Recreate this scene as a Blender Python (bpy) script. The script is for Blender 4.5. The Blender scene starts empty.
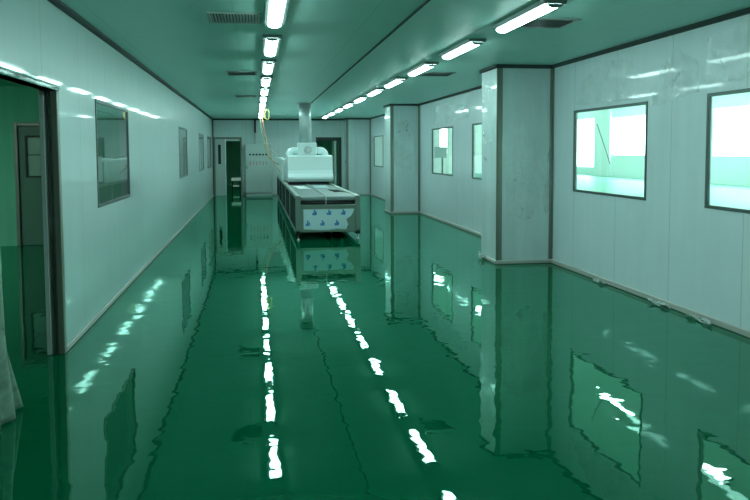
import bpy, bmesh, math, random
from mathutils import Vector, Matrix
random.seed(7)
S = bpy.context.scene
COL = S.collection
PI = math.pi

# ------------------------------------------------------------------ settings
XL, XR, H = -1.53, 4.13, 2.785       # left wall face, right wall face, ceiling
YB, YN = 27.3, -3.0                  # back wall face, wall behind the viewer
HX, HZ, HY0, HY1 = 21.0, 4.2, 1.5, 50.0   # hall beyond the right wall
LX = -8.0                            # outer wall of the rooms on the left

# ------------------------------------------------------------------ materials
def new_mat(name):
    m = bpy.data.materials.new(name); m.use_nodes = True
    nt = m.node_tree
    return m, nt, nt.nodes['Principled BSDF']

def simple(name, col, rough=.5, metal=0., spec=.5, noise=0., nscale=8.):
    m, nt, b = new_mat(name)
    b.inputs['Base Color'].default_value = (*col, 1)
    b.inputs['Roughness'].default_value = rough
    b.inputs['Metallic'].default_value = metal
    b.inputs['Specular IOR Level'].default_value = spec
    tc = nt.nodes.new('ShaderNodeTexCoord')
    n = nt.nodes.new('ShaderNodeTexNoise'); n.inputs['Scale'].default_value = nscale
    nt.links.new(tc.outputs['Object'], n.inputs['Vector'])
    mr = nt.nodes.new('ShaderNodeMapRange')
    mr.inputs['To Min'].default_value = max(0.02, rough - .06); mr.inputs['To Max'].default_value = rough + .06
    nt.links.new(n.outputs['Fac'], mr.inputs['Value'])
    nt.links.new(mr.outputs['Result'], b.inputs['Roughness'])
    if noise:
        bp = nt.nodes.new('ShaderNodeBump'); bp.inputs['Strength'].default_value = noise
        bp.inputs['Distance'].default_value = .01
        nt.links.new(n.outputs['Fac'], bp.inputs['Height']); nt.links.new(bp.outputs['Normal'], b.inputs['Normal'])
    return m

def emit(name, col, strength):
    m = bpy.data.materials.new(name); m.use_nodes = True
    nt = m.node_tree; nt.nodes.clear()
    e = nt.nodes.new('ShaderNodeEmission'); o = nt.nodes.new('ShaderNodeOutputMaterial')
    e.inputs['Color'].default_value = (*col, 1); e.inputs['Strength'].default_value = strength
    nt.links.new(e.outputs[0], o.inputs[0])
    return m

def panel(name, col, rough, axes, pitch=1.15, offs=0., wrinkle=.25, seam_dark=.75, coat=.7, var=1., spec=.5):
    """painted steel sandwich panel: seams every `pitch` along the given axes,
    wrinkled protective film left on the sheet"""
    m, nt, b = new_mat(name)
    N, L = nt.nodes, nt.links
    tc = N.new('ShaderNodeTexCoord'); sp = N.new('ShaderNodeSeparateXYZ')
    L.new(tc.outputs['Object'], sp.inputs[0])
    seam = None
    for ax in axes:
        a = N.new('ShaderNodeMath'); a.operation = 'MULTIPLY_ADD'
        a.inputs[1].default_value = 1 / pitch; a.inputs[2].default_value = 50 + offs
        L.new(sp.outputs[ax], a.inputs[0])
        f = N.new('ShaderNodeMath'); f.operation = 'FRACT'; L.new(a.outputs[0], f.inputs[0])
        c = N.new('ShaderNodeMath'); c.operation = 'LESS_THAN'; c.inputs[1].default_value = .012 / pitch
        L.new(f.outputs[0], c.inputs[0])
        if seam is None: seam = c
        else:
            mx = N.new('ShaderNodeMath'); mx.operation = 'MAXIMUM'
            L.new(seam.outputs[0], mx.inputs[0]); L.new(c.outputs[0], mx.inputs[1]); seam = mx
    n1 = N.new('ShaderNodeTexNoise'); n1.inputs['Scale'].default_value = 1.3; n1.inputs['Detail'].default_value = 4
    n1.inputs['Distortion'].default_value = .6
    L.new(tc.outputs['Object'], n1.inputs['Vector'])
    # vertical streaks of film
    mp = N.new('ShaderNodeMapping'); mp.inputs['Scale'].default_value = (5, 5, .35)
    L.new(tc.outputs['Object'], mp.inputs['Vector'])
    n2 = N.new('ShaderNodeTexNoise'); n2.inputs['Scale'].default_value = 1.6; n2.inputs['Detail'].default_value = 5
    L.new(mp.outputs[0], n2.inputs['Vector'])
    add = N.new('ShaderNodeMath'); add.operation = 'ADD'
    L.new(n1.outputs['Fac'], add.inputs[0]); L.new(n2.outputs['Fac'], add.inputs[1])
    cr = N.new('ShaderNodeMapRange'); cr.inputs['From Min'].default_value = .7; cr.inputs['From Max'].default_value = 1.3
    cr.inputs['To Min'].default_value = 1 - .10 * var; cr.inputs['To Max'].default_value = 1 + .06 * var
    L.new(add.outputs[0], cr.inputs['Value'])
    sm = N.new('ShaderNodeMath'); sm.operation = 'MULTIPLY_ADD'
    sm.inputs[1].default_value = seam_dark - 1; sm.inputs[2].default_value = 1
    L.new(seam.outputs[0], sm.inputs[0])
    mul = N.new('ShaderNodeMath'); mul.operation = 'MULTIPLY'
    L.new(cr.outputs[0], mul.inputs[0]); L.new(sm.outputs[0], mul.inputs[1])
    vm = N.new('ShaderNodeVectorMath'); vm.operation = 'SCALE'; vm.inputs[0].default_value = col
    L.new(mul.outputs[0], vm.inputs['Scale'])
    L.new(vm.outputs[0], b.inputs['Base Color'])
    rr = N.new('ShaderNodeMapRange'); rr.inputs['From Min'].default_value = .3; rr.inputs['From Max'].default_value = .7
    rr.inputs['To Min'].default_value = rough * (1 - .3 * var); rr.inputs['To Max'].default_value = rough * (1 + .4 * var)
    L.new(n1.outputs['Fac'], rr.inputs['Value']); L.new(rr.outputs[0], b.inputs['Roughness'])
    b.inputs['Specular IOR Level'].default_value = spec
    b.inputs['Coat Weight'].default_value = coat; b.inputs['Coat Roughness'].default_value = .05
    n3 = N.new('ShaderNodeTexNoise'); n3.inputs['Scale'].default_value = 4.; n3.inputs['Detail'].default_value = 6
    n3.inputs['Distortion'].default_value = 1.2
    L.new(tc.outputs['Object'], n3.inputs['Vector'])
    hh = N.new('ShaderNodeMath'); hh.operation = 'ADD'
    L.new(n3.outputs['Fac'], hh.inputs[0]); L.new(n2.outputs['Fac'], hh.inputs[1])
    bp = N.new('ShaderNodeBump'); bp.inputs['Strength'].default_value = wrinkle; bp.inputs['Distance'].default_value = .012
    L.new(hh.outputs[0], bp.inputs['Height']); L.new(bp.outputs[0], b.inputs['Normal'])
    return m

def epoxy(name, col, rough=.05, wave=.35, tint=(.62, 1, .86), refl=.82):
    """self-levelled resin: diffuse colour under a slightly wavy tinted clear coat"""
    m = bpy.data.materials.new(name); m.use_nodes = True
    nt = m.node_tree; nt.nodes.clear(); N, L = nt.nodes, nt.links
    tc = N.new('ShaderNodeTexCoord')
    n0 = N.new('ShaderNodeTexNoise'); n0.inputs['Scale'].default_value = .5; n0.inputs['Detail'].default_value = 3
    L.new(tc.outputs['Object'], n0.inputs['Vector'])
    cr = N.new('ShaderNodeMapRange'); cr.inputs['To Min'].default_value = .88; cr.inputs['To Max'].default_value = 1.12
    L.new(n0.outputs['Fac'], cr.inputs['Value'])
    vm = N.new('ShaderNodeVectorMath'); vm.operation = 'SCALE'; vm.inputs[0].default_value = col
    L.new(cr.outputs[0], vm.inputs['Scale'])
    d = N.new('ShaderNodeBsdfDiffuse'); L.new(vm.outputs[0], d.inputs[0])
    g = N.new('ShaderNodeBsdfGlossy'); g.inputs['Color'].default_value = (*tint, 1); g.inputs['Roughness'].default_value = rough
    n1 = N.new('ShaderNodeTexNoise'); n1.inputs['Scale'].default_value = 4.; n1.inputs['Detail'].default_value = 1.
    n1.inputs['Distortion'].default_value = .5
    L.new(tc.outputs['Object'], n1.inputs['Vector'])
    n2 = N.new('ShaderNodeTexNoise'); n2.inputs['Scale'].default_value = 11; n2.inputs['Detail'].default_value = 1
    L.new(tc.outputs['Object'], n2.inputs['Vector'])
    ma = N.new('ShaderNodeMath'); ma.operation = 'MULTIPLY_ADD'; ma.inputs[1].default_value = .16
    L.new(n2.outputs['Fac'], ma.inputs[0]); L.new(n1.outputs['Fac'], ma.inputs[2])
    bp = N.new('ShaderNodeBump'); bp.inputs['Strength'].default_value = wave; bp.inputs['Distance'].default_value = .01
    L.new(ma.outputs[0], bp.inputs['Height']); L.new(bp.outputs[0], g.inputs['Normal'])
    f = N.new('ShaderNodeFresnel'); f.inputs['IOR'].default_value = 1.6; L.new(bp.outputs[0], f.inputs['Normal'])
    k = N.new('ShaderNodeMath'); k.operation = 'MULTIPLY'; k.inputs[1].default_value = refl; L.new(f.outputs[0], k.inputs[0])
    x = N.new('ShaderNodeMixShader'); o = N.new('ShaderNodeOutputMaterial')
    L.new(k.outputs[0], x.inputs[0]); L.new(d.outputs[0], x.inputs[1]); L.new(g.outputs[0], x.inputs[2]); L.new(x.outputs[0], o.inputs[0])
    return m

def glass(name, tint, haze=0.):
    m = bpy.data.materials.new(name); m.use_nodes = True
    nt = m.node_tree; nt.nodes.clear(); N, L = nt.nodes, nt.links
    t = N.new('ShaderNodeBsdfTransparent'); t.inputs[0].default_value = (*tint, 1)
    g = N.new('ShaderNodeBsdfGlossy'); g.inputs['Roughness'].default_value = .02
    g.inputs['Color'].default_value = (.95, .95, .95, 1)
    # Schlick reflectance of a thin pane, the same from either face
    lw = N.new('ShaderNodeLayerWeight'); lw.inputs['Blend'].default_value = .5
    pw = N.new('ShaderNodeMath'); pw.operation = 'POWER'; pw.inputs[1].default_value = 4.6
    L.new(lw.outputs['Facing'], pw.inputs[0])
    f = N.new('ShaderNodeMath'); f.operation = 'MULTIPLY_ADD'; f.inputs[1].default_value = .90; f.inputs[2].default_value = .075
    L.new(pw.outputs[0], f.inputs[0])
    x = N.new('ShaderNodeMixShader'); o = N.new('ShaderNodeOutputMaterial')
    L.new(f.outputs[0], x.inputs[0]); L.new(t.outputs[0], x.inputs[1]); L.new(g.outputs[0], x.inputs[2])
    if haze:      # pale veil: protective film on far panes, painted reflection on the nearest
        d = N.new('ShaderNodeBsdfDiffuse'); d.inputs[0].default_value = (.55, .68, .66, 1)
        y = N.new('ShaderNodeMixShader'); y.inputs[0].default_value = haze
        L.new(t.outputs[0], y.inputs[1]); L.new(d.outputs[0], y.inputs[2]); L.new(y.outputs[0], x.inputs[1])
    L.new(x.outputs[0], o.inputs[0])
    return m

def film_mat(name, opacity, col=(.8, .88, .86), rough=.18, bump=.5, scale=9.):
    m, nt, b = new_mat(name); N, L = nt.nodes, nt.links
    b.inputs['Base Color'].default_value = (*col, 1); b.inputs['Roughness'].default_value = rough
    tc = N.new('ShaderNodeTexCoord'); n = N.new('ShaderNodeTexNoise'); n.inputs['Scale'].default_value = scale
    n.inputs['Detail'].default_value = 3; n.inputs['Distortion'].default_value = .8
    L.new(tc.outputs['Object'], n.inputs['Vector'])
    mr = N.new('ShaderNodeMapRange'); mr.inputs['From Min'].default_value = .35; mr.inputs['From Max'].default_value = .68
    mr.inputs['To Min'].default_value = opacity * .6; mr.inputs['To Max'].default_value = min(1, opacity * 1.6)
    L.new(n.outputs['Fac'], mr.inputs['Value']); L.new(mr.outputs[0], b.inputs['Alpha'])
    bp = N.new('ShaderNodeBump'); bp.inputs['Strength'].default_value = bump; bp.inputs['Distance'].default_value = .02
    L.new(n.outputs['Fac'], bp.inputs['Height']); L.new(bp.outputs[0], b.inputs['Normal'])
    return m

WALLC = (.61, .73, .735)
M = {}
M['wall_y'] = panel('right wall panel', (.70, .80, .83), .36, (1,), coat=.4, var=.45, wrinkle=.15)  # same panel as the left; lightened for the stronger light on this side
M['wall_l'] = panel('left wall panel', (.49, .65, .64), .38, (1,), coat=.4, var=.5, wrinkle=.09)  # same panel as the right; darkened for the weaker light on this side
M['wall_x'] = panel('wall panel across', WALLC, .38, (0,), offs=.3, coat=.2, var=.5)
M['column'] = panel('column panel', WALLC, .36, (0,), pitch=40., wrinkle=.4, coat=.4)
M['ceiling'] = panel('ceiling panel', (.46, .80, .73), .34, (0, 1), pitch=1.18, offs=.15, wrinkle=.012, seam_dark=.86, coat=0., var=.2, spec=.2)
M['dark_room'] = panel('left room panel', (.15, .58, .38), .8, (0,), wrinkle=.05, coat=0.)  # white panel; green bounce from the floor put into its colour
M['hall_wall'] = simple('hall wall paint', (.76, .90, .86), .6)
M['floor'] = epoxy('green epoxy', (.0, .082, .034), .014, .15, (.58, 1, .86), .95)
M['hall_floor'] = epoxy('hall epoxy', (.14, .33, .26), .35, .06, (.75, 1, .93), .25)
M['alu'] = simple('aluminium profile', (.30, .34, .33), .09, .9)
M['alu_dark'] = simple('dull aluminium trim', (.24, .27, .23), .38, .5)
M['win_frame'] = simple('window frame aluminium', (.11, .15, .148), .38, .4)
M['trim'] = simple('grey cove trim', (.05, .07, .066), .6, 0., .2)
M['base'] = simple('pale skirting', (.46, .46, .43), .45)
M['glass'] = glass('window glass', (.93, .98, .96))
M['glass_reflect_haze'] = glass('reflection haze glass', (.80, .92, .88), .13)  # slight pale veil painted in place of a hazy reflection
M['glass_film'] = glass('filmed glass', (.85, .95, .92), .62)
M['lamp'] = emit('fluorescent diffuser', (.66, 1., .95), 22.)
M['hall_lamp'] = emit('hall lamp diffuser', (.82, 1., .95), 34.)
M['day'] = emit('overcast daylight', (.80, 1., .96), 10.)
M['housing'] = simple('lamp housing steel', (.22, .28, .27), .4, .4)
M['vent'] = simple('vent enamel', (.40, .47, .45), .45)
M['vent_dark'] = simple('vent duct dark', (.03, .04, .04), .7)
M['steel'] = simple('brushed steel', (.36, .43, .38), .3, .85, noise=.05, nscale=30)
M['steel_dark'] = simple('dark steel panel', (.025, .04, .037), .8, 0., .06)
M['belt'] = simple('grey mesh belt', (.22, .27, .27), .45, .2, noise=.3, nscale=120)
M['black'] = simple('black rubber', (.012, .014, .014), .5)
M['white'] = simple('white enamel', (.84, .95, .95), .3)
M['cab'] = simple('pale grey enamel', (.46, .56, .54), .4)
M['galv'] = simple('galvanised duct', (.46, .54, .53), .32, .6, noise=.25, nscale=14)
M['paper'] = simple('white paper', (.80, .84, .83), .7)
M['film'] = simple('white protective film', (.52, .70, .74), .3, noise=.3, nscale=12)
M['blue'] = simple('blue print', (.05, .22, .48), .4)
M['red'] = simple('red plastic', (.45, .06, .04), .45)
M['orange'] = simple('orange cable', (.50, .17, .06), .5)
M['green'] = simple('green cable', (.10, .25, .10), .5)
M['yellow'] = simple('yellow cable', (.75, .62, .22), .5)
M['greyc'] = simple('grey cable', (.16, .18, .17), .5)
M['door'] = simple('grey green door leaf', (.09, .21, .155), .35)
M['leaf'] = simple('pale door leaf', (.50, .60, .57), .35)
M['pane_dark'] = glass('door glass', (.8, .9, .85))
M['clingfilm'] = film_mat('clear film', .20, (.74, .84, .82), .10, .6, 5.)
M['scrap'] = film_mat('crumpled film', .40, (.62, .72, .68), .14, .9, 30.)
M['sheet'] = film_mat('hanging plastic', .75, (.29, .43, .35), .3, .6, 6.)

# ------------------------------------------------------------------ mesh helpers
class MB:
    def __init__(s): s.bm = bmesh.new(); s.mi = 0
    def _tag(s, faces):
        for f in faces: f.material_index = s.mi
    def box(s, x0, x1, y0, y1, z0, z1, bevel=0., seg=1):
        r = bmesh.ops.create_cube(s.bm, size=1)
        vs = r['verts']
        for v in vs:
            v.co = Vector((x0 + (v.co.x + .5) * (x1 - x0), y0 + (v.co.y + .5) * (y1 - y0), z0 + (v.co.z + .5) * (z1 - z0)))
        fs = {f for v in vs for f in v.link_faces}
        s._tag(fs)
        if bevel:
            es = list({e for v in vs for e in v.link_edges})
            rr = bmesh.ops.bevel(s.bm, geom=es, offset=bevel, segments=seg, profile=.5, affect='EDGES')
            s._tag(rr['faces'])
        return s
    def prism(s, pts, axis, a, b):
        """polygon in the two other axes, extruded along `axis` from a to b"""
        def P(p, t):
            c = list(p); c.insert(axis, t); return Vector(c)
        A = [s.bm.verts.new(P(p, a)) for p in pts]; B = [s.bm.verts.new(P(p, b)) for p in pts]
        n = len(pts); fs = [s.bm.faces.new(A), s.bm.faces.new(B[::-1])]
        for i in range(n):
            fs.append(s.bm.faces.new((A[i], B[i], B[(i + 1) % n], A[(i + 1) % n])))
        s._tag(fs); return s
    def tube(s, path, r, n=8, caps=True):
        path = [Vector(p) for p in path]; rings = []
        up = None
        for i, p in enumerate(path):
            d = (path[min(i + 1, len(path) - 1)] - path[max(i - 1, 0)]).normalized()
            if up is None:
                up = d.orthogonal().normalized()
            up = (up - d * up.dot(d)).normalized(); w = d.cross(up)
            rad = r[i] if isinstance(r, (list, tuple)) else r
            rings.append([s.bm.verts.new(p + rad * (math.cos(2 * PI * k / n) * up + math.sin(2 * PI * k / n) * w)) for k in range(n)])
        fs = []
        for a, b in zip(rings, rings[1:]):
            for k in range(n):
                fs.append(s.bm.faces.new((a[k], a[(k + 1) % n], b[(k + 1) % n], b[k])))
        for f in fs: f.smooth = True
        if caps:
            fs.append(s.bm.faces.new(rings[0][::-1])); fs.append(s.bm.faces.new(rings[-1]))
        s._tag(fs); return s
    def grid(s, fn, nu, nv, smooth=True):
        V = [[s.bm.verts.new(Vector(fn(u / nu, v / nv))) for v in range(nv + 1)] for u in range(nu + 1)]
        fs = [s.bm.faces.new((V[u][v], V[u + 1][v], V[u + 1][v + 1], V[u][v + 1])) for u in range(nu) for v in range(nv)]
        for f in fs: f.smooth = smooth
        s._tag(fs); return s
    def build(s, name, mats, parent=None, solid=0., origin=None):
        bmesh.ops.recalc_face_normals(s.bm, faces=s.bm.faces)
        me = bpy.data.meshes.new(name)
        off = Vector((0, 0, 0))
        if parent is not None: off = parent.matrix_world.translation.copy() if parent.parent is None else Vector((0, 0, 0))
        if origin is not None: off = Vector(origin)
        if off.length: bmesh.ops.translate(s.bm, verts=s.bm.verts, vec=-off)
        s.bm.to_mesh(me); s.bm.free()
        for m in (mats if isinstance(mats, (list, tuple)) else [mats]): me.materials.append(m)
        o = bpy.data.objects.new(name, me); COL.objects.link(o)
        if parent is not None: o.parent = parent
        elif origin is not None: o.location = origin
        if solid:
            md = o.modifiers.new('thickness', 'SOLIDIFY'); md.thickness = solid; md.offset = 0
        return o

def tag(o, label, cat, group=None, kind=None):
    if label: o['label'] = label
    if cat: o['category'] = cat
    if group: o['group'] = group
    if kind: o['kind'] = kind
    return o

def empty(name, loc):
    o = bpy.data.objects.new(name, None); o.empty_display_size = .1
    o.location = loc; COL.objects.link(o)
    o.matrix_world = Matrix.Translation(loc)
    return o

def copy_tree(o, parent=None):
    c = o.copy(); COL.objects.link(c)
    if parent is not None: c.parent = parent
    for ch in list(o.children): copy_tree(ch, c)
    return c

def struct(o, label=None, cat=None):
    o['kind'] = 'structure'
    if label: o['label'] = label
    if cat: o['category'] = cat
    return o

def sub_parent_fix(o, parent):
    """parent a mesh (built in its thing's frame) under another part with an identity transform"""
    o.parent = parent; return o

# ------------------------------------------------------------------ setting
def wall_holes_x(name, mat, x0, x1, y0, y1, z0, z1, holes):
    """wall lying along Y with rectangular holes (ya, yb, za, zb)"""
    mb = MB(); ys = sorted(holes); cur = y0
    for ya, yb, za, zb in ys:
        if ya > cur: mb.box(x0, x1, cur, ya, z0, z1)
        if za > z0: mb.box(x0, x1, ya, yb, z0, za)
        if zb < z1: mb.box(x0, x1, ya, yb, zb, z1)
        cur = yb
    if cur < y1: mb.box(x0, x1, cur, y1, z0, z1)
    return mb.build(name, mat)

def wall_holes_y(name, mat, y0, y1, x0, x1, z0, z1, holes):
    mb = MB(); cur = x0
    for xa, xb, za, zb in sorted(holes):
        if xa > cur: mb.box(cur, xa, y0, y1, z0, z1)
        if za > z0: mb.box(xa, xb, y0, y1, z0, za)
        if zb < z1: mb.box(xa, xb, y0, y1, zb, z1)
        cur = xb
    if cur < x1: mb.box(cur, x1, y0, y1, z0, z1)
    return mb.build(name, mat)

T = .10
LW = [(7.55, 9.40), (15.45, 17.20), (20.80, 22.60), (24.30, 26.10)]
RW = [(4.45, 6.31), (7.37, 9.22), (12.0, 13.85), (15.27, 17.15), (20.75, 22.6), (24.0, 25.88)]
WZ0, WZ1 = 1.055, 2.115
DY0, DY1, DZ = 4.50, 6.13, 2.08

fl = MB().box(LX - .1, XR + T / 2, YN - .1, 36.1, -.1, 0).build('floor', M['floor']); struct(fl, 'glossy dark green epoxy floor of the long room', 'floor')
fh = MB().box(XR + T / 2, HX + .2, HY0 - .1, HY1 + .1, -.1, 0).build('floor_hall', M['hall_floor']); struct(fh)
ce = MB().box(XL - T, XR, YN, YB, H, H + .08).build('ceiling', M['ceiling']); struct(ce, 'grey green panel ceiling over the long room', 'ceiling')
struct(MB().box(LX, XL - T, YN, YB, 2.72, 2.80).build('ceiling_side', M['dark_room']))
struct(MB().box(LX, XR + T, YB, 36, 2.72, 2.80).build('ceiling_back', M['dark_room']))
struct(MB().box(XR + T, HX + .2, HY0 - .1, HY1 + .1, HZ, HZ + .1).build('ceiling_hall', M['hall_wall']))

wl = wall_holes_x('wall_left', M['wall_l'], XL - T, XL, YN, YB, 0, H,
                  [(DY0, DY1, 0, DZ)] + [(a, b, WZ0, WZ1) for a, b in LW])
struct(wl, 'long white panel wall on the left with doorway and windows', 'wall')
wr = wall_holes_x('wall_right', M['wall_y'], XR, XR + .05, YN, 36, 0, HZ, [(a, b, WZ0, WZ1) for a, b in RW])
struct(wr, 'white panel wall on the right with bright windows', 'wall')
BD = [(-1.47, -.52, 0, 2.09), (2.22, 3.08, 0, 2.08)]
wb = wall_holes_y('wall_back', M['wall_x'], YB, YB + T, XL - T, XR, 0, H, BD)
struct(wb, 'far end wall with two doorways', 'wall')
struct(MB().box(LX, XR, YN - .1, YN, 0, H).build('wall_near', M['wall_x']))
# rooms on the left
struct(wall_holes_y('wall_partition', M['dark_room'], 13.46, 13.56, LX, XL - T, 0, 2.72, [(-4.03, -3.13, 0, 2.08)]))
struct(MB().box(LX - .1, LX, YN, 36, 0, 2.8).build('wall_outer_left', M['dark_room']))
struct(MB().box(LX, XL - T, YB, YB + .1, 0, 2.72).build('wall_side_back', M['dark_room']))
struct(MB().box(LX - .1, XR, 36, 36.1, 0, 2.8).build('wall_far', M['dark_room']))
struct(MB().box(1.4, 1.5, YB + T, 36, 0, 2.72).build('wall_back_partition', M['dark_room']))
# hall
HW = [(8., 19.6, 1.28, 3.5), (20., 31.6, 1.28, 3.5), (32., 41.4, 1.28, 3.5), (43.7, 46.9, .5, 3.6)]
struct(wall_holes_x('wall_hall_outer', M['hall_wall'], HX, HX + .2, HY0, HY1, 0, HZ, HW))
EW = [(12.6, 13.1, 1.2, 3.1)]
struct(wall_holes_y('wall_hall_end', M['hall_wall'], HY1, HY1 + .1, XR + T, HX + .2, 0, HZ, EW))
struct(MB().box(XR + T, HX + .2, HY0 - .1, HY0, 0, HZ).build('wall_hall_near', M['hall_wall']))
struct(MB().box(20.86, HX, 41.5, 43.6, 0, HZ).build('pillar_hall', M['hall_wall']))
wn = [0]
def window_root(loc):
    wn[0] += 1
    return struct(empty('window_%d' % wn[0], loc))
for (a, b, z0, z1) in HW:
    r = window_root((HX + .1, (a + b) / 2, z0))
    MB().box(HX + .09, HX + .11, a + .03, b - .03, z0 + .03, z1 - .03).build('pane', M['day'], r)
    fr = MB()
    for q in ((a, a + .03, z0, z1), (b - .03, b, z0, z1), (a + .03, b - .03, z0, z0 + .03), (a + .03, b - .03, z1 - .03, z1)):
        fr.box(HX + .05, HX + .15, *q)
    fr.build('window_frame', M['hall_wall'], r)
for (a, b, z0, z1) in EW:
    r = window_root(((a + b) / 2, HY1 + .05, z0))
    MB().box(a, b, HY1 + .04, HY1 + .06, z0, z1).build('pane', M['day'], r)

# windows between room and neighbours
def cleanroom_window(face, T_, y0, y1, pane='glass'):
    """face: wall face towards the room; T_: sign of the wall's thickness"""
    r = window_root((face, (y0 + y1) / 2, WZ0))
    f = MB(); w = .032; a = face - T_ * .010; b = face + T_ * .022; x0, x1 = min(a, b), max(a, b)
    f.box(x0, x1, y0, y1, WZ0, WZ0 + w, .004); f.box(x0, x1, y0, y1, WZ1 - w, WZ1, .004)
    f.box(x0, x1, y0, y0 + w, WZ0 + w, WZ1 - w, .004); f.box(x0, x1, y1 - w, y1, WZ0 + w, WZ1 - w, .004)
    f.build('window_frame', M['win_frame'], r)
    g = face + T_ * .002
    def q(u, v): return (g, y0 + w + u * (y1 - y0 - 2 * w), WZ0 + w + v * (WZ1 - WZ0 - 2 * w))
    MB().grid(q, 1, 1, False).build('pane', M[pane], r)
    return r
for i, (a, b) in enumerate(RW):
    r = cleanroom_window(XR, 1, a, b)
for i, (a, b) in enumerate(LW): cleanroom_window(XL, -1, a, b, 'glass_reflect_haze' if i == 0 else 'glass_film')

# columns boxed in with panels
cn = [0]
def column(y0, y1, x0=3.32):
    cn[0] += 1
    c = MB().box(x0, XR, y0, y1, 0, H).build('column_%d' % cn[0], M['column']); struct(c)
    s = MB()
    s.box(x0 - .006, x0 + .075, y0 - .006, y0 + .012, .0, H, .003)
    s.box(x0 - .008, x0 + .004, y0 - .006, y0 + .02, .0, H)
    s.box(XR - .045, XR, y0 - .012, y0, .0, H, .003)
    s.box(XR - .012, XR, y0 - .05, y0, .0, H, .003)
    s.build('corner_trim', M['alu_dark'], c)
    k = MB()
    k.box(x0 - .022, XR, y0 - .022, y0, 0, .055, .008); k.box(x0 - .022, x0, y0, y1 + .022, 0, .055, .008)
    k.box(x0, XR, y1, y1 + .022, 0, .055, .008)
    k.build('skirting', M['base'], c)
    t = MB()
    t.box(x0 - .035, XR, y0 - .035, y0, H - .05, H, .008); t.box(x0 - .035, x0, y0, y1 + .035, H - .05, H, .008)
    t.box(x0, XR, y1, y1 + .035, H - .05, H, .008)
    t.build('ceiling_trim', M['trim'], c)
    return c
c1 = column(9.93, 10.65); c2 = column(18.5, 19.35, 3.38); column(26.65, YB, 3.24)

# ceiling coves
def trim(n, mb, mat): return struct(mb.build('trim_%d' % n, mat))
trim(1, MB().prism([(XL, H), (XL + .045, H), (XL + .038, H - .02), (XL + .02, H - .04), (XL, H - .05)], 1, YN, YB), M['trim']) if False else None
def cove_y(x, s):      # along Y, s=+1 towards +x
    pts = [(x, H), (x + s * .04, H), (x + s * .034, H - .02), (x + s * .018, H - .038), (x, H - .045)]
    return MB().prism([(p[0], p[1]) for p in pts], 1, YN, YB)
trim(1, cove_y(XL, 1), M['trim']); trim(2, cove_y(XR, -1), M['trim'])
trim(3, MB().prism([(YB, H), (YB - .05, H), (YB - .042, H - .022), (YB - .022, H - .045), (YB, H - .052)], 0, XL, XR), M['trim'])
trim(4, MB().box(1.345, 1.375, YN, 24.5, H - .010, H, .003), M['trim'])      # long ceiling joint cover
trim(5, MB().box(XL, XL + .04, YB - .04, YB, 0, H, .006), M['trim'])
struct(MB().box(XR - .022, XR, YN, 9.9, 0, .06, .008).box(XR - .022, XR, 10.68, 18.47, 0, .06, .008).box(XR - .022, XR, 19.38, 26.62, 0, .06, .008).build('baseboard_right', M['base']))
struct(MB().box(XL, XL + .016, DY1 + .03, YB, 0, .05, .006).box(XL, XL + .016, YN, DY0 - .03, 0, .05, .006).build('baseboard_left', M['base']))
struct(MB().box(-.5, 2.2, YB - .02, YB, 0, .06, .006).build('baseboard_back', M['base']))

# doorway on the left wall
d1 = struct(empty('door_1', (XL, (DY0 + DY1) / 2, 0)))
h = MB()
h.box(XL - T - .02, XL + .02, DY0 - .05, DY1 + .03, DZ, DZ + .028, .005)
h.box(XL - T - .02, XL + .028, DY0 - .05, DY1 + .03, DZ + .032, DZ + .062, .006)
h.build('door_header', M['alu'], d1)
j = MB()
j.box(XL - .035, XL + .015, DY1 - .035, DY1 + .03, 0, DZ, .005)
j.box(XL - .085, XL - .035, DY1 - .015, DY1 + .0, 0, DZ)
j.build('door_jamb', M['alu_dark'], d1)
MB().box(XL - T - .02, XL - .085, DY1 - .035, DY1 + .03, 0, DZ, .005).build('jamb_stop', M['cab'], d1)
MB().box(XL - .066, XL - .048, DY1 - .028, DY1 - .015, 0, DZ - .02, .003).build('seal_strip', M['alu'], d1)
j = MB(); j.box(XL - T - .02, XL + .015, DY0 - .03, DY0 + .035, 0, DZ, .005); j.build('door_jamb', M['alu_dark'], d1)
# door in the partition of the left room
d2 = struct(empty('door_2', (-3.58, 13.46, 0)))
f = MB(); f.box(-4.06, -4.0, 13.43, 13.58, 0, 2.11, .006); f.box(-3.16, -3.10, 13.43, 13.58, 0, 2.11, .006); f.box(-4.0, -3.16, 13.43, 13.58, 2.05, 2.11, .006)
f.build('door_frame', M['alu_dark'], d2)
lf = wall_holes_y('door_leaf', M['door'], 13.47, 13.51, -3.99, -3.17, .01, 2.04, [(-3.86, -3.3, 1.2, 1.86)])
lf.data.transform(Matrix.Translation(-d2.location)); lf.parent = d2
g = MB(); g.box(-3.89, -3.86, 13.455, 13.52, 1.17, 1.89); g.box(-3.3, -3.27, 13.455, 13.52, 1.17, 1.89); g.box(-3.86, -3.3, 13.455, 13.52, 1.17, 1.2); g.box(-3.86, -3.3, 13.455, 13.52, 1.86, 1.89)
g.build('glazing_frame', M['trim'], d2)
MB().box(-3.86, -3.3, 13.48, 13.50, 1.2, 1.86).build('pane', simple('frosted pane', (.30, .50, .40), .3), d2)
MB().box(-3.86, -3.3, 13.472, 13.48, 1.55, 1.565).build('glazing_bar', M['trim'], d2)
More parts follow.
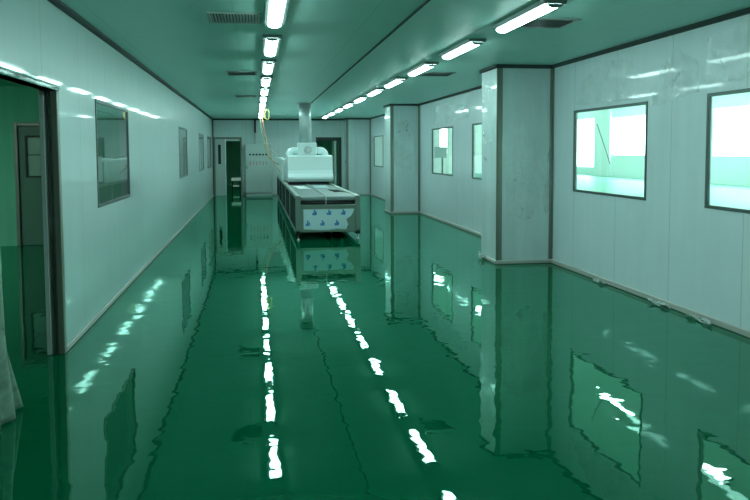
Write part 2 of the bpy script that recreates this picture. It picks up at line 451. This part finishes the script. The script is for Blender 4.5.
# far left doorway: one leaf closed, one open
d3 = struct(empty('door_3', (-1.0, YB, 0)))
f = MB(); f.box(-1.5, -1.44, YB - .03, YB + T + .02, 0, 2.12, .006); f.box(-.55, -.49, YB - .03, YB + T + .02, 0, 2.12, .006); f.box(-1.44, -.55, YB - .03, YB + T + .02, 2.06, 2.12, .006)
f.build('door_frame', M['alu_dark'], d3)
lf = wall_holes_y('door_leaf', M['leaf'], YB + .02, YB + .06, -1.435, -1.06, .01, 2.05, [(-1.34, -1.24, 1.15, 1.85)])
lf.data.transform(Matrix.Translation(-d3.location)); lf.parent = d3
MB().box(-1.34, -1.24, YB + .035, YB + .045, 1.15, 1.85).build('pane', M['black'], d3)
MB().box(-1.06, -.56, YB + .02, YB + .05, 1.98, 2.05).build('transom', M['leaf'], d3)
MB().box(-1.10, -1.06, YB - .01, YB + .07, .01, 2.05, .008).build('meeting_edge', M['white'], d3)
# far right doorway with the leaf standing open
d4 = struct(empty('door_4', (2.65, YB, 0)))
f = MB(); f.box(2.19, 2.25, YB - .03, YB + T + .02, 0, 2.11, .006); f.box(3.03, 3.13, YB - .03, YB + T + .02, 0, 2.11, .006); f.box(2.25, 3.03, YB - .03, YB + T + .02, 1.98, 2.11, .006)
f.build('door_frame', M['trim'], d4)
MB().box(2.86, 2.94, YB + .0, YB + .75, .01, 2.0, .006).build('door_leaf', M['leaf'], d4)

# ------------------------------------------------------------------ ceiling lights
def ceiling_light(mat, L=1.28, W=.12):
    r = empty('ceiling_light', (0, 0, 0))
    hb = MB()
    hb.prism([(-W / 2 - .038, 0), (W / 2 + .038, 0), (W / 2 + .030, -.034), (-W / 2 - .030, -.034)], 1, -L / 2, L / 2)
    hb.build('housing', M['housing'], r)
    df = MB(); n = 10
    pts = [(-W / 2, -.034)]
    for k in range(n + 1):
        a = PI * k / n
        pts.append((-math.cos(a) * W / 2, -.036 - math.sin(a) * .030))
    pts.append((W / 2, -.034))
    df.prism(pts, 1, -L / 2 + .012, L / 2 - .012); df.build('diffuser', mat, r)
    for s in (-1, 1):
        e = MB(); p2 = [(x * 1.06, z - .002) for x, z in pts]
        y = s * (L / 2 - .006); e.prism(p2, 1, y - .007, y + .007); e.build('end_cap', M['housing'], r)
    return r
P0, PITCH = 6.25, 2.07
SIDE = ['left', 'right']
proto = ceiling_light(M['lamp'])
first = True
ORD = ['', 'second', 'third', 'fourth', 'fifth', 'sixth', 'seventh', 'eighth', 'ninth', 'tenth']
for si, x in enumerate((.185, 2.345)):
    for k in range(-2, 10):
        if first: o = proto; first = False
        else: o = copy_tree(proto)
        o.location = (x, P0 + k * PITCH, H)
        if k == 0: lb = 'nearest whole lit tube light of the %s ceiling row' % SIDE[si]
        elif k == 9: lb = 'farthest lit tube light of the %s ceiling row, by the end wall' % SIDE[si]
        elif k < 0: lb = 'tube light of the %s ceiling row overhead, %s beyond the picture' % (SIDE[si], 'just' if k == -1 else 'well')
        else: lb = '%s lit tube light from the near end of the %s ceiling row' % (ORD[k], SIDE[si])
        tag(o, lb, 'ceiling light', 'tube lights of the %s ceiling row' % SIDE[si])
hp = ceiling_light(M['hall_lamp'], 1.5, .2)
first = True
for x in (8.0, 14.6):
    for k in range(12):
        if first: o = hp; first = False
        else: o = copy_tree(hp)
        o.location = (x, 3.2 + k * 3.3 - 1.0, HZ)
        tag(o, 'white tube light on the ceiling of the bright hall beyond the right windows', 'ceiling light', 'tube lights of the bright hall')

first = True
for y in (6.2, 8.5, 10.8):  # hidden tubes added to brighten the side room
    o = copy_tree(hp); o.location = (-6.2, y, 2.72)
    tag(o, 'added unseen tube light brightening the dim room beyond the left doorway', 'ceiling light', 'added fill lights of the room beyond the left doorway')
for x, y in ((-1.95, 28.9), (3.85, 29.2)):  # out-of-sight tubes added to lift the rooms behind the far doorways
    o = copy_tree(hp); o.location = (x, y, 2.72)
    tag(o, 'added unseen tube light brightening the dark room beyond the far %s doorway' % ('left' if x < 0 else 'right'), 'ceiling light', 'added fill lights of the rooms beyond the end wall')
# ------------------------------------------------------------------ ceiling vents
def vent(x0, x1, y0, y1, along_y, n, label):
    r = empty('ceiling_vent', ((x0 + x1) / 2, (y0 + y1) / 2, H))
    f = MB(); w = .03
    f.box(x0, x1, y0, y0 + w, H - .014, H, .004); f.box(x0, x1, y1 - w, y1, H - .014, H, .004)
    f.box(x0, x0 + w, y0 + w, y1 - w, H - .014, H, .004); f.box(x1 - w, x1, y0 + w, y1 - w, H - .014, H, .004)
    f.build('vent_frame', M['vent'], r)
    MB().box(x0 + w, x1 - w, y0 + w, y1 - w, H - .003, H).build('backing', M['vent_dark'], r)
    for i in range(n):
        s = MB()
        t = (i + .5) / n
        if along_y:
            c = x0 + w + t * (x1 - x0 - 2 * w); s.prism([(c - .009, H - .003), (c - .006, H - .003), (c + .009, H - .014), (c + .006, H - .014)], 1, y0 + w, y1 - w)
        else:
            c = y0 + w + t * (y1 - y0 - 2 * w); s.prism([(c + .012, H - .003), (c + .008, H - .003), (c - .012, H - .014), (c - .008, H - .014)], 0, x0 + w, x1 - w)
        s.build('slat', M['vent'], r)
    return tag(r, label, 'air vent', 'square vents in the ceiling')
vent(-.40, .065, 6.50, 7.0, True, 15, 'nearest slatted ceiling vent, left of the left row of lights')
vent(-.42, .04, 11.2, 11.7, False, 11, 'second slatted ceiling vent along the left row of lights')
vent(-.42, .04, 15.9, 16.4, False, 11, 'farthest small ceiling vent along the left row of lights')
vent(2.44, 2.93, 6.40, 6.88, False, 11, 'ceiling vent beside the nearest light of the right row')
vent(2.54, 3.02, 10.98, 11.5, False, 11, 'ceiling vent beside the third light of the right row')

# ------------------------------------------------------------------ conveyor machine
mx0, mx1, my0, my1 = .69, 1.86, 13.27, 25.2
mc = empty('conveyor_machine', ((mx0 + mx1) / 2, (my0 + my1) / 2, 0))
tag(mc, 'long steel conveyor machine with white hood standing in the middle of the green floor', 'machine')
for x, s in ((mx0, 1), (mx1, -1)):
    b = MB(); xa, xb = sorted((x, x + s * .09))
    b.box(xa, xb, my0, my1, .74, .80, .008); b.build('side_rail', M['steel'], mc)
    c, d = sorted((x + s * .008, x + s * .03))
    n = 5; seg = (my1 - my0 - .12) / n
    for i in range(n):
        y0 = my0 + .10 + i * seg
        MB().box(c, d, y0 + .02, y0 + seg - .04, .17, .74, .004).build('side_panel', M['steel_dark'], mc)
    for i in range(n + 1):
        y0 = my0 + i * seg
        p = MB(); p.box(xa, xb, y0, y0 + .07, .10, .74, .006)
        leg = p.build('leg', M['steel'], mc)
        ft = MB(); cx, cy = (xa + xb) / 2, y0 + .035
        ft.tube([(cx, cy, .0), (cx, cy, .012), (cx, cy, .02), (cx, cy, .10)], [.035, .035, .014, .014], 12)
        fo = ft.build('leg_foot', M['steel'], mc); fo.parent = leg
    lo = MB(); lo.box(xa, xb, my0, my1, .10, .17, .006); lo.build('lower_rail', M['steel'], mc)
p = MB()
p.box(mx0 + .09, mx1 - .09, my0 + .01, my0 + .04, .14, .64, .006)
p.box(mx0 + .09, mx1 - .09, my0 - .005, my0 + .03, .59, .64, .005)
fp = p.build('front_panel', M['steel'], mc)
# film with blue prints, torn along its right edge
fm = MB()
A = [(.83, .20), (1.03, .185), (1.25, .175), (1.42, .20), (1.60, .19), (1.64, .27), (1.60, .37), (1.69, .43), (1.745, .53), (1.745, .555), (.83, .555)]
yf = my0 + .004
def fan(mb, pts, y0, y1): mb.prism(pts, 1, y0, y1)
fan(fm, A, yf, yf + .005)
fm.mi = 1
def mark(cx, cz, s):
    fan(fm, [(cx - .05 * s, cz - .05 * s), (cx + .045 * s, cz - .05 * s), (cx + .05 * s, cz + .03 * s), (cx + .015 * s, cz + .035 * s), (cx + .01 * s, cz + .075 * s), (cx - .02 * s, cz + .07 * s), (cx - .015 * s, cz + .0 * s), (cx - .05 * s, cz + .01 * s)], yf - .002, yf + .001)
for cx in (1.03, 1.29, 1.55): mark(cx, .49, .8); 
for cx in (.905, 1.17, 1.43): mark(cx, .30, .8)
fo = fm.build('protective_film', [M['film'], M['blue']], mc); fo.parent = fp
fo['label'] = 'white film with blue prints, torn at the right'
r = MB(); r.tube([(mx0 + .09, my0 + .10, .665), (mx1 - .09, my0 + .10, .665)], .04, 16); r.build('roller', M['black'], mc)
b = MB(); b.box(mx0 + .09, mx1 - .09, my0 + .05, 24.9, .705, .782, .02, 3); b.build('conveyor_belt', M['belt'], mc)
MB().box(mx0 + .12, mx1 - .12, my0 + .14, my0 + .16, .62, .74).build('end_plate', M['black'], mc)
g = MB(); g.tube([(1.235, my0 + .02, .64), (1.235, my0 + .02, .79), (1.232, my0 + .06, .80), (1.225, 18.05, .802)], .013, 8); g.build('guide_rail', M['cab'], mc)
# white hood
hd = MB()
prof = [(18.25, 1.50), (18.12, 1.47), (18.12, 1.13), (18.09, 1.06), (18.02, 1.02), (17.98, .98), (17.98, .93), (18.05, .86), (19.6, .86), (19.6, 1.50)]
hd.prism(prof, 0, mx0 + .075, mx1)
hood = hd.build('hood', M['white'], mc)
s = MB(); s.box(mx0 + .09, mx1 - .09, 18.15, 19.5, .80, .86); s.build('tunnel_slot', M['black'], mc)
t = MB(); t.box(mx0 - .0, mx1, 19.95, my1, .80, 1.41, .03, 3); t.build('tunnel_body', M['white'], mc)
t = MB(); t.box(mx0 + .12, mx1 - .12, 19.6, 19.95, .80, 1.36); t.build('gap_fill_dark', M['black'], mc)  # black block put in the gap so it looks shaded
bl = MB(); bl.box(1.03, 1.48, 18.2, 18.75, 1.50, 1.81, .03, 3); blower = bl.build('blower_box', M['white'], mc)
fn = MB(); fn.tube([(1.265, 18.2, 1.63), (1.265, 18.17, 1.63)], .10, 20)
fo = fn.build('fan_guard', M['cab'], mc); fo.parent = blower
fn = MB()
for k in range(3):
    rr = .03 + .028 * k
    fn.tube([(1.265 + rr * math.cos(a * PI / 10), 18.165, 1.63 + rr * math.sin(a * PI / 10)) for a in range(21)], .006, 6)
for k in range(4):
    a = k * PI / 4
    fn.tube([(1.265 - .095 * math.cos(a), 18.165, 1.63 - .095 * math.sin(a)), (1.265 + .095 * math.cos(a), 18.165, 1.63 + .095 * math.sin(a))], .006, 6)
fo = fn.build('fan_grille', M['paper'], mc); fo.parent = blower
for s in (-1, 1):
    e = MB(); x0 = 1.255 + s * .22
    path = [(x0, 18.45, 1.615)] + [(x0 + s * (.11 + .12 * math.sin(a)), 18.45, 1.495 + .12 * math.cos(a)) for a in [i * PI / 16 for i in range(9)]] + [(x0 + s * .23, 18.45, 1.49)]
    e.tube(path, .085, 16); e.build('elbow_pipe', M['white'], mc)

dct = empty('exhaust_duct', (1.22, 18.45, 1.81))
dd = MB(); dd.tube([(1.22, 18.45, 1.81 + i * .02) for i in range(0)] + [(1.22, 18.45, z) for z in (1.81, 2.1, 2.45, H)], .15, 28); dd.build('duct_pipe', M['galv'], dct)
for z in (2.13, 2.62):
    rr = MB(); rr.tube([(1.22, 18.45, z - .012), (1.22, 18.45, z + .012)], .158, 28); rr.build('joint_ring', M['galv'], dct)
fl_ = MB(); fl_.box(1.02, 1.42, 18.25, 18.65, H - .012, H, .004); fl_.build('flange', M['galv'], dct)
tag(dct, 'round galvanised exhaust duct rising from the white machine hood to the ceiling', 'duct')

# sheets lying on the belt
def sheet(name, x0, x1, y0, y1, lab, rot, mat):
    cx, cy = (x0 + x1) / 2, (y0 + y1) / 2
    o = MB().grid(lambda u, v: ((u - .5) * (x1 - x0), (v - .5) * (y1 - y0), .004 * math.sin(3 * u + 2 * v) + .005), 6, 6)
    ob = o.build(name, mat, solid=.002); ob.location = (cx, cy, .784); ob.rotation_euler.z = rot
    return tag(ob, lab, 'paper', 'sheets lying on the conveyor belt')
sheet('paper_sheet', .88, 1.14, 15.9, 17.4, 'bright white sheet on the left half of the conveyor belt', .05, M['paper'])
sheet('paper_sheet', 1.29, 1.62, 16.3, 17.7, 'pale sheet on the belt just right of the middle guide rail', -.04, M['film'])
sheet('paper_sheet', 1.5, 1.72, 14.6, 15.6, 'dark grey sheet near the right edge of the conveyor belt', .06, M['steel_dark'])

# ------------------------------------------------------------------ electrical cabinet and conduit
cx0, cx1, cyf = -.38, .58, 26.88
cb = empty('electrical_cabinet', ((cx0 + cx1) / 2, 27.09, 0))
tag(cb, 'tall grey electrical cabinet with a row of black knobs against the far wall', 'cabinet')
MB().box(cx0, cx1, cyf + .02, YB - .01, .10, 1.87, .01).build('body', M['cab'], cb)
MB().box(cx0 + .03, cx1 - .03, cyf + .05, YB - .03, 0, .10).build('plinth', M['cab'], cb)
dr = MB().box(cx0 + .015, cx1 - .015, cyf, cyf + .02, .12, 1.855, .006).build('door', M['cab'], cb)
h_ = MB().box(cx0 + .05, cx0 + .075, cyf - .02, cyf, .98, 1.10, .006).build('handle', M['black'], cb); h_.parent = dr
for i in range(6):
    x = -.2 + i * .115
    k = MB(); k.tube([(x, cyf, 1.49), (x, cyf - .02, 1.49), (x, cyf - .03, 1.49)], [.036, .034, .02], 14)
    ko = k.build('knob', M['black'], cb); ko.parent = dr
    l = MB().box(x - .025, x + .025, cyf - .002, cyf, 1.10 + (.03 if i % 2 else 0), 1.25).build('tag_plate', M['red'] if False else simple('tag enamel', (.42, .33, .30), .4), cb); l.parent = dr
cd = empty('cable_conduit', (-.01, 27.2, 1.87))
tag(cd, 'vertical cable conduit dropping from the ceiling to the electrical cabinet', 'conduit')
MB().box(-.045, .025, 27.16, 27.24, 2.27, H, .006).build('conduit_upper', M['black'], cd)
MB().box(-.04, .02, 27.165, 27.235, 1.87, 2.27, .006).build('conduit_lower', M['cab'], cd)

# white stool beyond the far left doorway
st = empty('step_stool', (-.80, 30.2, 0))
tag(st, 'small white stool inside the dark room beyond the far left doorway', 'stool')
MB().box(-.97, -.61, 30.05, 30.35, .42, .55, .015, 2).build('seat', M['white'], st)
for x in (-.94, -.64):
    for y in (30.08, 30.32):
        MB().box(x - .02, x + .02, y - .02, y + .02, 0, .42, .005).build('leg', M['steel_dark'], st)
MB().box(-.92, -.66, 30.07, 30.09, .2, .25, .004).build('stretcher', M['white'], st)

# switch box on a post in the hall
sb = empty('switch_box', (4.84, 19.0, 0))
tag(sb, 'grey box on a thin post seen through the far right wall window', 'switch box')
MB().box(4.64, 4.95, 18.9, 19.04, 1.41, 1.70, .01, 2).build('box', simple('box enamel', (.30, .40, .38), .5), sb)
MB().tube([(4.85, 19.0, .01), (4.85, 19.0, 1.42)], .022, 10).build('post', M['steel_dark'], sb)
MB().tube([(4.85, 19.0, 0), (4.85, 19.0, .015)], .12, 16).build('foot', M['steel_dark'], sb)
# thin cable seen slanting behind the nearer window
cab = MB()
cab.tube([(4.32, 8.951, 1.931), (4.325, 8.834, 1.763), (4.325, 8.691, 1.573), (4.32, 8.58, 1.425)], .0055, 6)
tag(cab.build('thin_cord', M['greyc']), 'thin dark cord slanting across the bright window right of the column', 'cord')

# ------------------------------------------------------------------ cables from the lights to the machine
def bez(pts, n=10):
    P = [Vector(p) for p in pts]; out = []
    for i in range(len(P) - 1):
        p0 = P[max(i - 1, 0)]; p1 = P[i]; p2 = P[i + 1]; p3 = P[min(i + 2, len(P) - 1)]
        for k in range(n):
            t = k / n
            out.append(.5 * ((2 * p1) + (p2 - p0) * t + (2 * p0 - 5 * p1 + 4 * p2 - p3) * t * t + (3 * p1 - p0 - 3 * p2 + p3) * t ** 3))
    out.append(P[-1]); return out
def cable(pts, mat, lab, r=.011):
    return tag(MB().tube(bez(pts), r, 6).build('power_cable', mat), lab, 'cable', 'cables drooping to the machine')
cable([(.22, 24.6, 2.70), (.30, 24.0, 2.2), (.36, 23.2, 1.75), (.42, 22.6, 1.45), (.60, 22.0, 1.15), (.70, 21.6, 1.0)], M['orange'], 'orange cable drooping from the last ceiling light to the side of the machine', .014)
cable([(.15, 24.7, 2.70), (.22, 24.4, 2.30), (.36, 23.8, 1.85), (.55, 23.0, 1.56), (.86, 21.6, 1.41)], M['greyc'], 'dark cable drooping from the last ceiling light to the machine top', .013)
cable([(.16, 24.8, 2.72), (.16, 24.6, 2.35), (.28, 24.0, 1.80), (.42, 23.4, 1.40), (.69, 22.6, 1.20)], M['green'], 'green cable hanging lowest between the last ceiling light and the machine', .013)
cl = MB()
pts = [(.325 + .06 * math.cos(a) + .006 * math.sin(3 * a), 20.6 + .03 * math.sin(a * .31), 2.60 + .14 * math.sin(a)) for a in [i * 2 * PI / 24 for i in range(24 * 4 + 1)]]
cl.tube(pts, .014, 6)
cl.tube([(.325, 20.6, 2.73), (.325, 20.6, H)], .008, 6)
tag(cl.build('cable_coil', M['yellow']), 'coil of yellow cable hung beside the far lights of the left row', 'cable')

# ------------------------------------------------------------------ protective film left on panels
def film_patch(poly, axis, pos, s, lab, seed, mat='clingfilm', owner='R'):
    """loose film hanging a few millimetres off a wall; poly in (u, z)"""
    rnd = random.Random(seed)
    us = [p[0] for p in poly]; zs = [p[1] for p in poly]
    n = 14; mb = MB()
    c = (sum(us) / len(us), sum(zs) / len(zs))
    # radial grid inside the outline
    dense = []
    for i in range(len(poly)):
        a, b = poly[i], poly[(i + 1) % len(poly)]
        for k in range(6):
            t = k / 6; j = .008
            dense.append((a[0] + (b[0] - a[0]) * t + rnd.uniform(-j, j), a[1] + (b[1] - a[1]) * t + rnd.uniform(-j, j)))
    m = len(dense); rings = []
    def pt(u, z, d): return (pos + s * d, u, z) if axis == 0 else (u, pos + s * d, z)
    cen = mb.bm.verts.new(pt(c[0], c[1], .006))
    for r in range(1, 7):
        t = r / 6
        rings.append([mb.bm.verts.new(pt(c[0] + (p[0] - c[0]) * t, c[1] + (p[1] - c[1]) * t, .004 + (.012 * rnd.random() if r < 6 else .004 + .028 * rnd.random() ** 2))) for p in dense])
    for k in range(m):
        f = mb.bm.faces.new((cen, rings[0][k], rings[0][(k + 1) % m])); f.smooth = True
        for a, b in zip(rings, rings[1:]):
            f = mb.bm.faces.new((a[k], b[k], b[(k + 1) % m], a[(k + 1) % m])); f.smooth = True
    o = mb.build('protective_film', M[mat]); o.parent = {'R': wr}.get(owner, owner); o['label'] = lab
    return o
film_patch([(9.1, 2.18), (8.9, 2.5), (8.3, 2.66), (7.7, 2.6), (7.45, 2.3), (7.6, 2.15)], 0, XR, -1, 'wrinkled clear film on the right wall above the window nearest the column', 1)
film_patch([(7.26, 2.05), (7.24, 2.3), (6.85, 2.62), (6.45, 2.42), (6.42, 2.14), (6.8, 2.1)], 0, XR, -1, 'pointed patch of clear film on the right wall between the two nearest windows', 2)
film_patch([(6.35, 2.2), (6.3, 2.62), (5.7, 2.7), (5.3, 2.6), (5.35, 2.2)], 0, XR, -1, 'clear film on the right wall above the window cut by the picture edge', 3)
film_patch([(3.45, .75), (3.42, 1.7), (3.62, 1.95), (3.95, 1.8), (4.0, 1.1), (3.8, .6)], 1, 9.93, -1, 'clear film hanging on the broad face of the nearest column', 4, owner=c1)
film_patch([(10.05, 1.75), (10.02, 2.55), (10.5, 2.62), (10.58, 2.0), (10.4, 1.7)], 0, 3.312, -1, 'shiny crinkled film high on the narrow side of the nearest column', 5, owner=c1)
film_patch([(17.0, 2.2), (16.7, 2.6), (15.6, 2.62), (14.2, 2.5), (14.0, 2.25), (15.5, 2.2)], 0, XR, -1, 'clear film on the right wall above the windows behind the nearest column', 6)
film_patch([(3.5, 1.2), (3.52, 2.3), (3.8, 2.4), (4.0, 1.9), (3.9, 1.1)], 1, 18.5, -1, 'clear film hanging on the broad face of the second column', 7, owner=c2)

film_patch([(3.98, .9), (4.06, 1.55), (4.10, 1.75), (4.115, 1.2), (4.10, .75), (4.02, .7)], 1, 9.915, -1, 'film hanging loose in the inner corner of the nearest column', 8, owner=c1)

def scrap(loc, size, seed, lab, squash=.55):
    rnd = random.Random(seed); ph = [rnd.uniform(0, 6.28) for _ in range(6)]
    def f(u, v):
        a, b = u - .5, v - .5
        z = .5 + .5 * math.sin(5 * a + ph[0]) * math.cos(6 * b + ph[1]) + .25 * math.sin(13 * a + 9 * b + ph[2])
        return (size[0] * a + .15 * size[0] * math.sin(7 * b + ph[3]), size[1] * b + .15 * size[1] * math.sin(6 * a + ph[4]), max(0, size[2] * z * squash) + .006)
    mb = MB(); mb.grid(f, 16, 16)
    o = mb.build('film_scrap', M['scrap'], solid=.0015); o.location = loc
    return tag(o, lab, 'plastic film', 'torn film scraps along the skirting')
scrap((4.06, 6.95, .0), (.06, .30, .07), 11, 'crumpled film scrap against the right skirting, under the gap between the windows')
scrap((4.06, 6.25, .0), (.06, .36, .06), 12, 'crumpled film scrap against the right skirting, nearest the picture edge')
scrap((3.255, 10.45, .0), (.05, .26, .16), 13, 'pale crumpled film at the foot of the nearest column, on its narrow side')
scrap((4.065, 8.3, .0), (.05, .26, .05), 14, 'crumpled film scrap against the right skirting, below the whole window')

# sheet hanging at the near jamb of the left doorway
EDGE = [(1.25, 4.585), (1.03, 4.585), (.8, 4.59), (.43, 4.622), (.215, 4.735), (.012, 4.84)]
def hang(u, v):
    z = 1.25 * (1 - v) + .012 * v
    for (za, ya), (zb, yb_) in zip(EDGE, EDGE[1:]):
        if z <= za + 1e-6 and z >= zb - 1e-6:
            y1 = ya + (yb_ - ya) * (za - z) / (za - zb); break
    return (XL + .058 + .028 * math.sin(11 * u + 2 * v) * (.3 + .7 * v), 4.38 + (y1 - 4.38) * u, z)
o = MB().grid(hang, 24, 30).build('plastic_sheet', M['sheet'], solid=.002)
tag(o, 'pale plastic sheet hanging to the floor at the near side of the left doorway', 'plastic sheet')

# ------------------------------------------------------------------ light and camera
w = bpy.data.worlds.new('world'); S.world = w; w.use_nodes = True
w.node_tree.nodes['Background'].inputs[0].default_value = (.75, .95, .9, 1)
w.node_tree.nodes['Background'].inputs[1].default_value = .3

cam = bpy.data.cameras.new('camera'); co = bpy.data.objects.new('camera', cam); COL.objects.link(co)
F, CY = 740.37, 199.35
R = ((0.98731, -0.15876, -0.00454), (0.01484, 0.06375, 0.99786), (0.15813, 0.98526, -0.06529))
m = Matrix.Identity(4)
for i in range(3):
    m[i][0] = R[0][i]; m[i][1] = R[1][i]; m[i][2] = -R[2][i]
m[2][3] = 1.6
co.matrix_world = m
cam.sensor_width = 36; cam.sensor_fit = 'HORIZONTAL'; cam.lens = 36 * F / 750
cam.shift_y = -(250 - CY) / 750
cam.clip_start = .05; cam.clip_end = 200
S.camera = co
S.view_settings.view_transform = 'Standard'; S.view_settings.look = 'None'
S.view_settings.exposure = 0.5; S.view_settings.gamma = 1.0
S.view_settings.use_curve_mapping = False
try:
    S.cycles.max_bounces = 10; S.cycles.diffuse_bounces = 6; S.cycles.glossy_bounces = 5; S.cycles.transparent_max_bounces = 16
    S.cycles.caustics_reflective = False; S.cycles.caustics_refractive = False
    S.cycles.sample_clamp_indirect = 6.0
    S.cycles.use_denoising = True
except Exception:
    pass
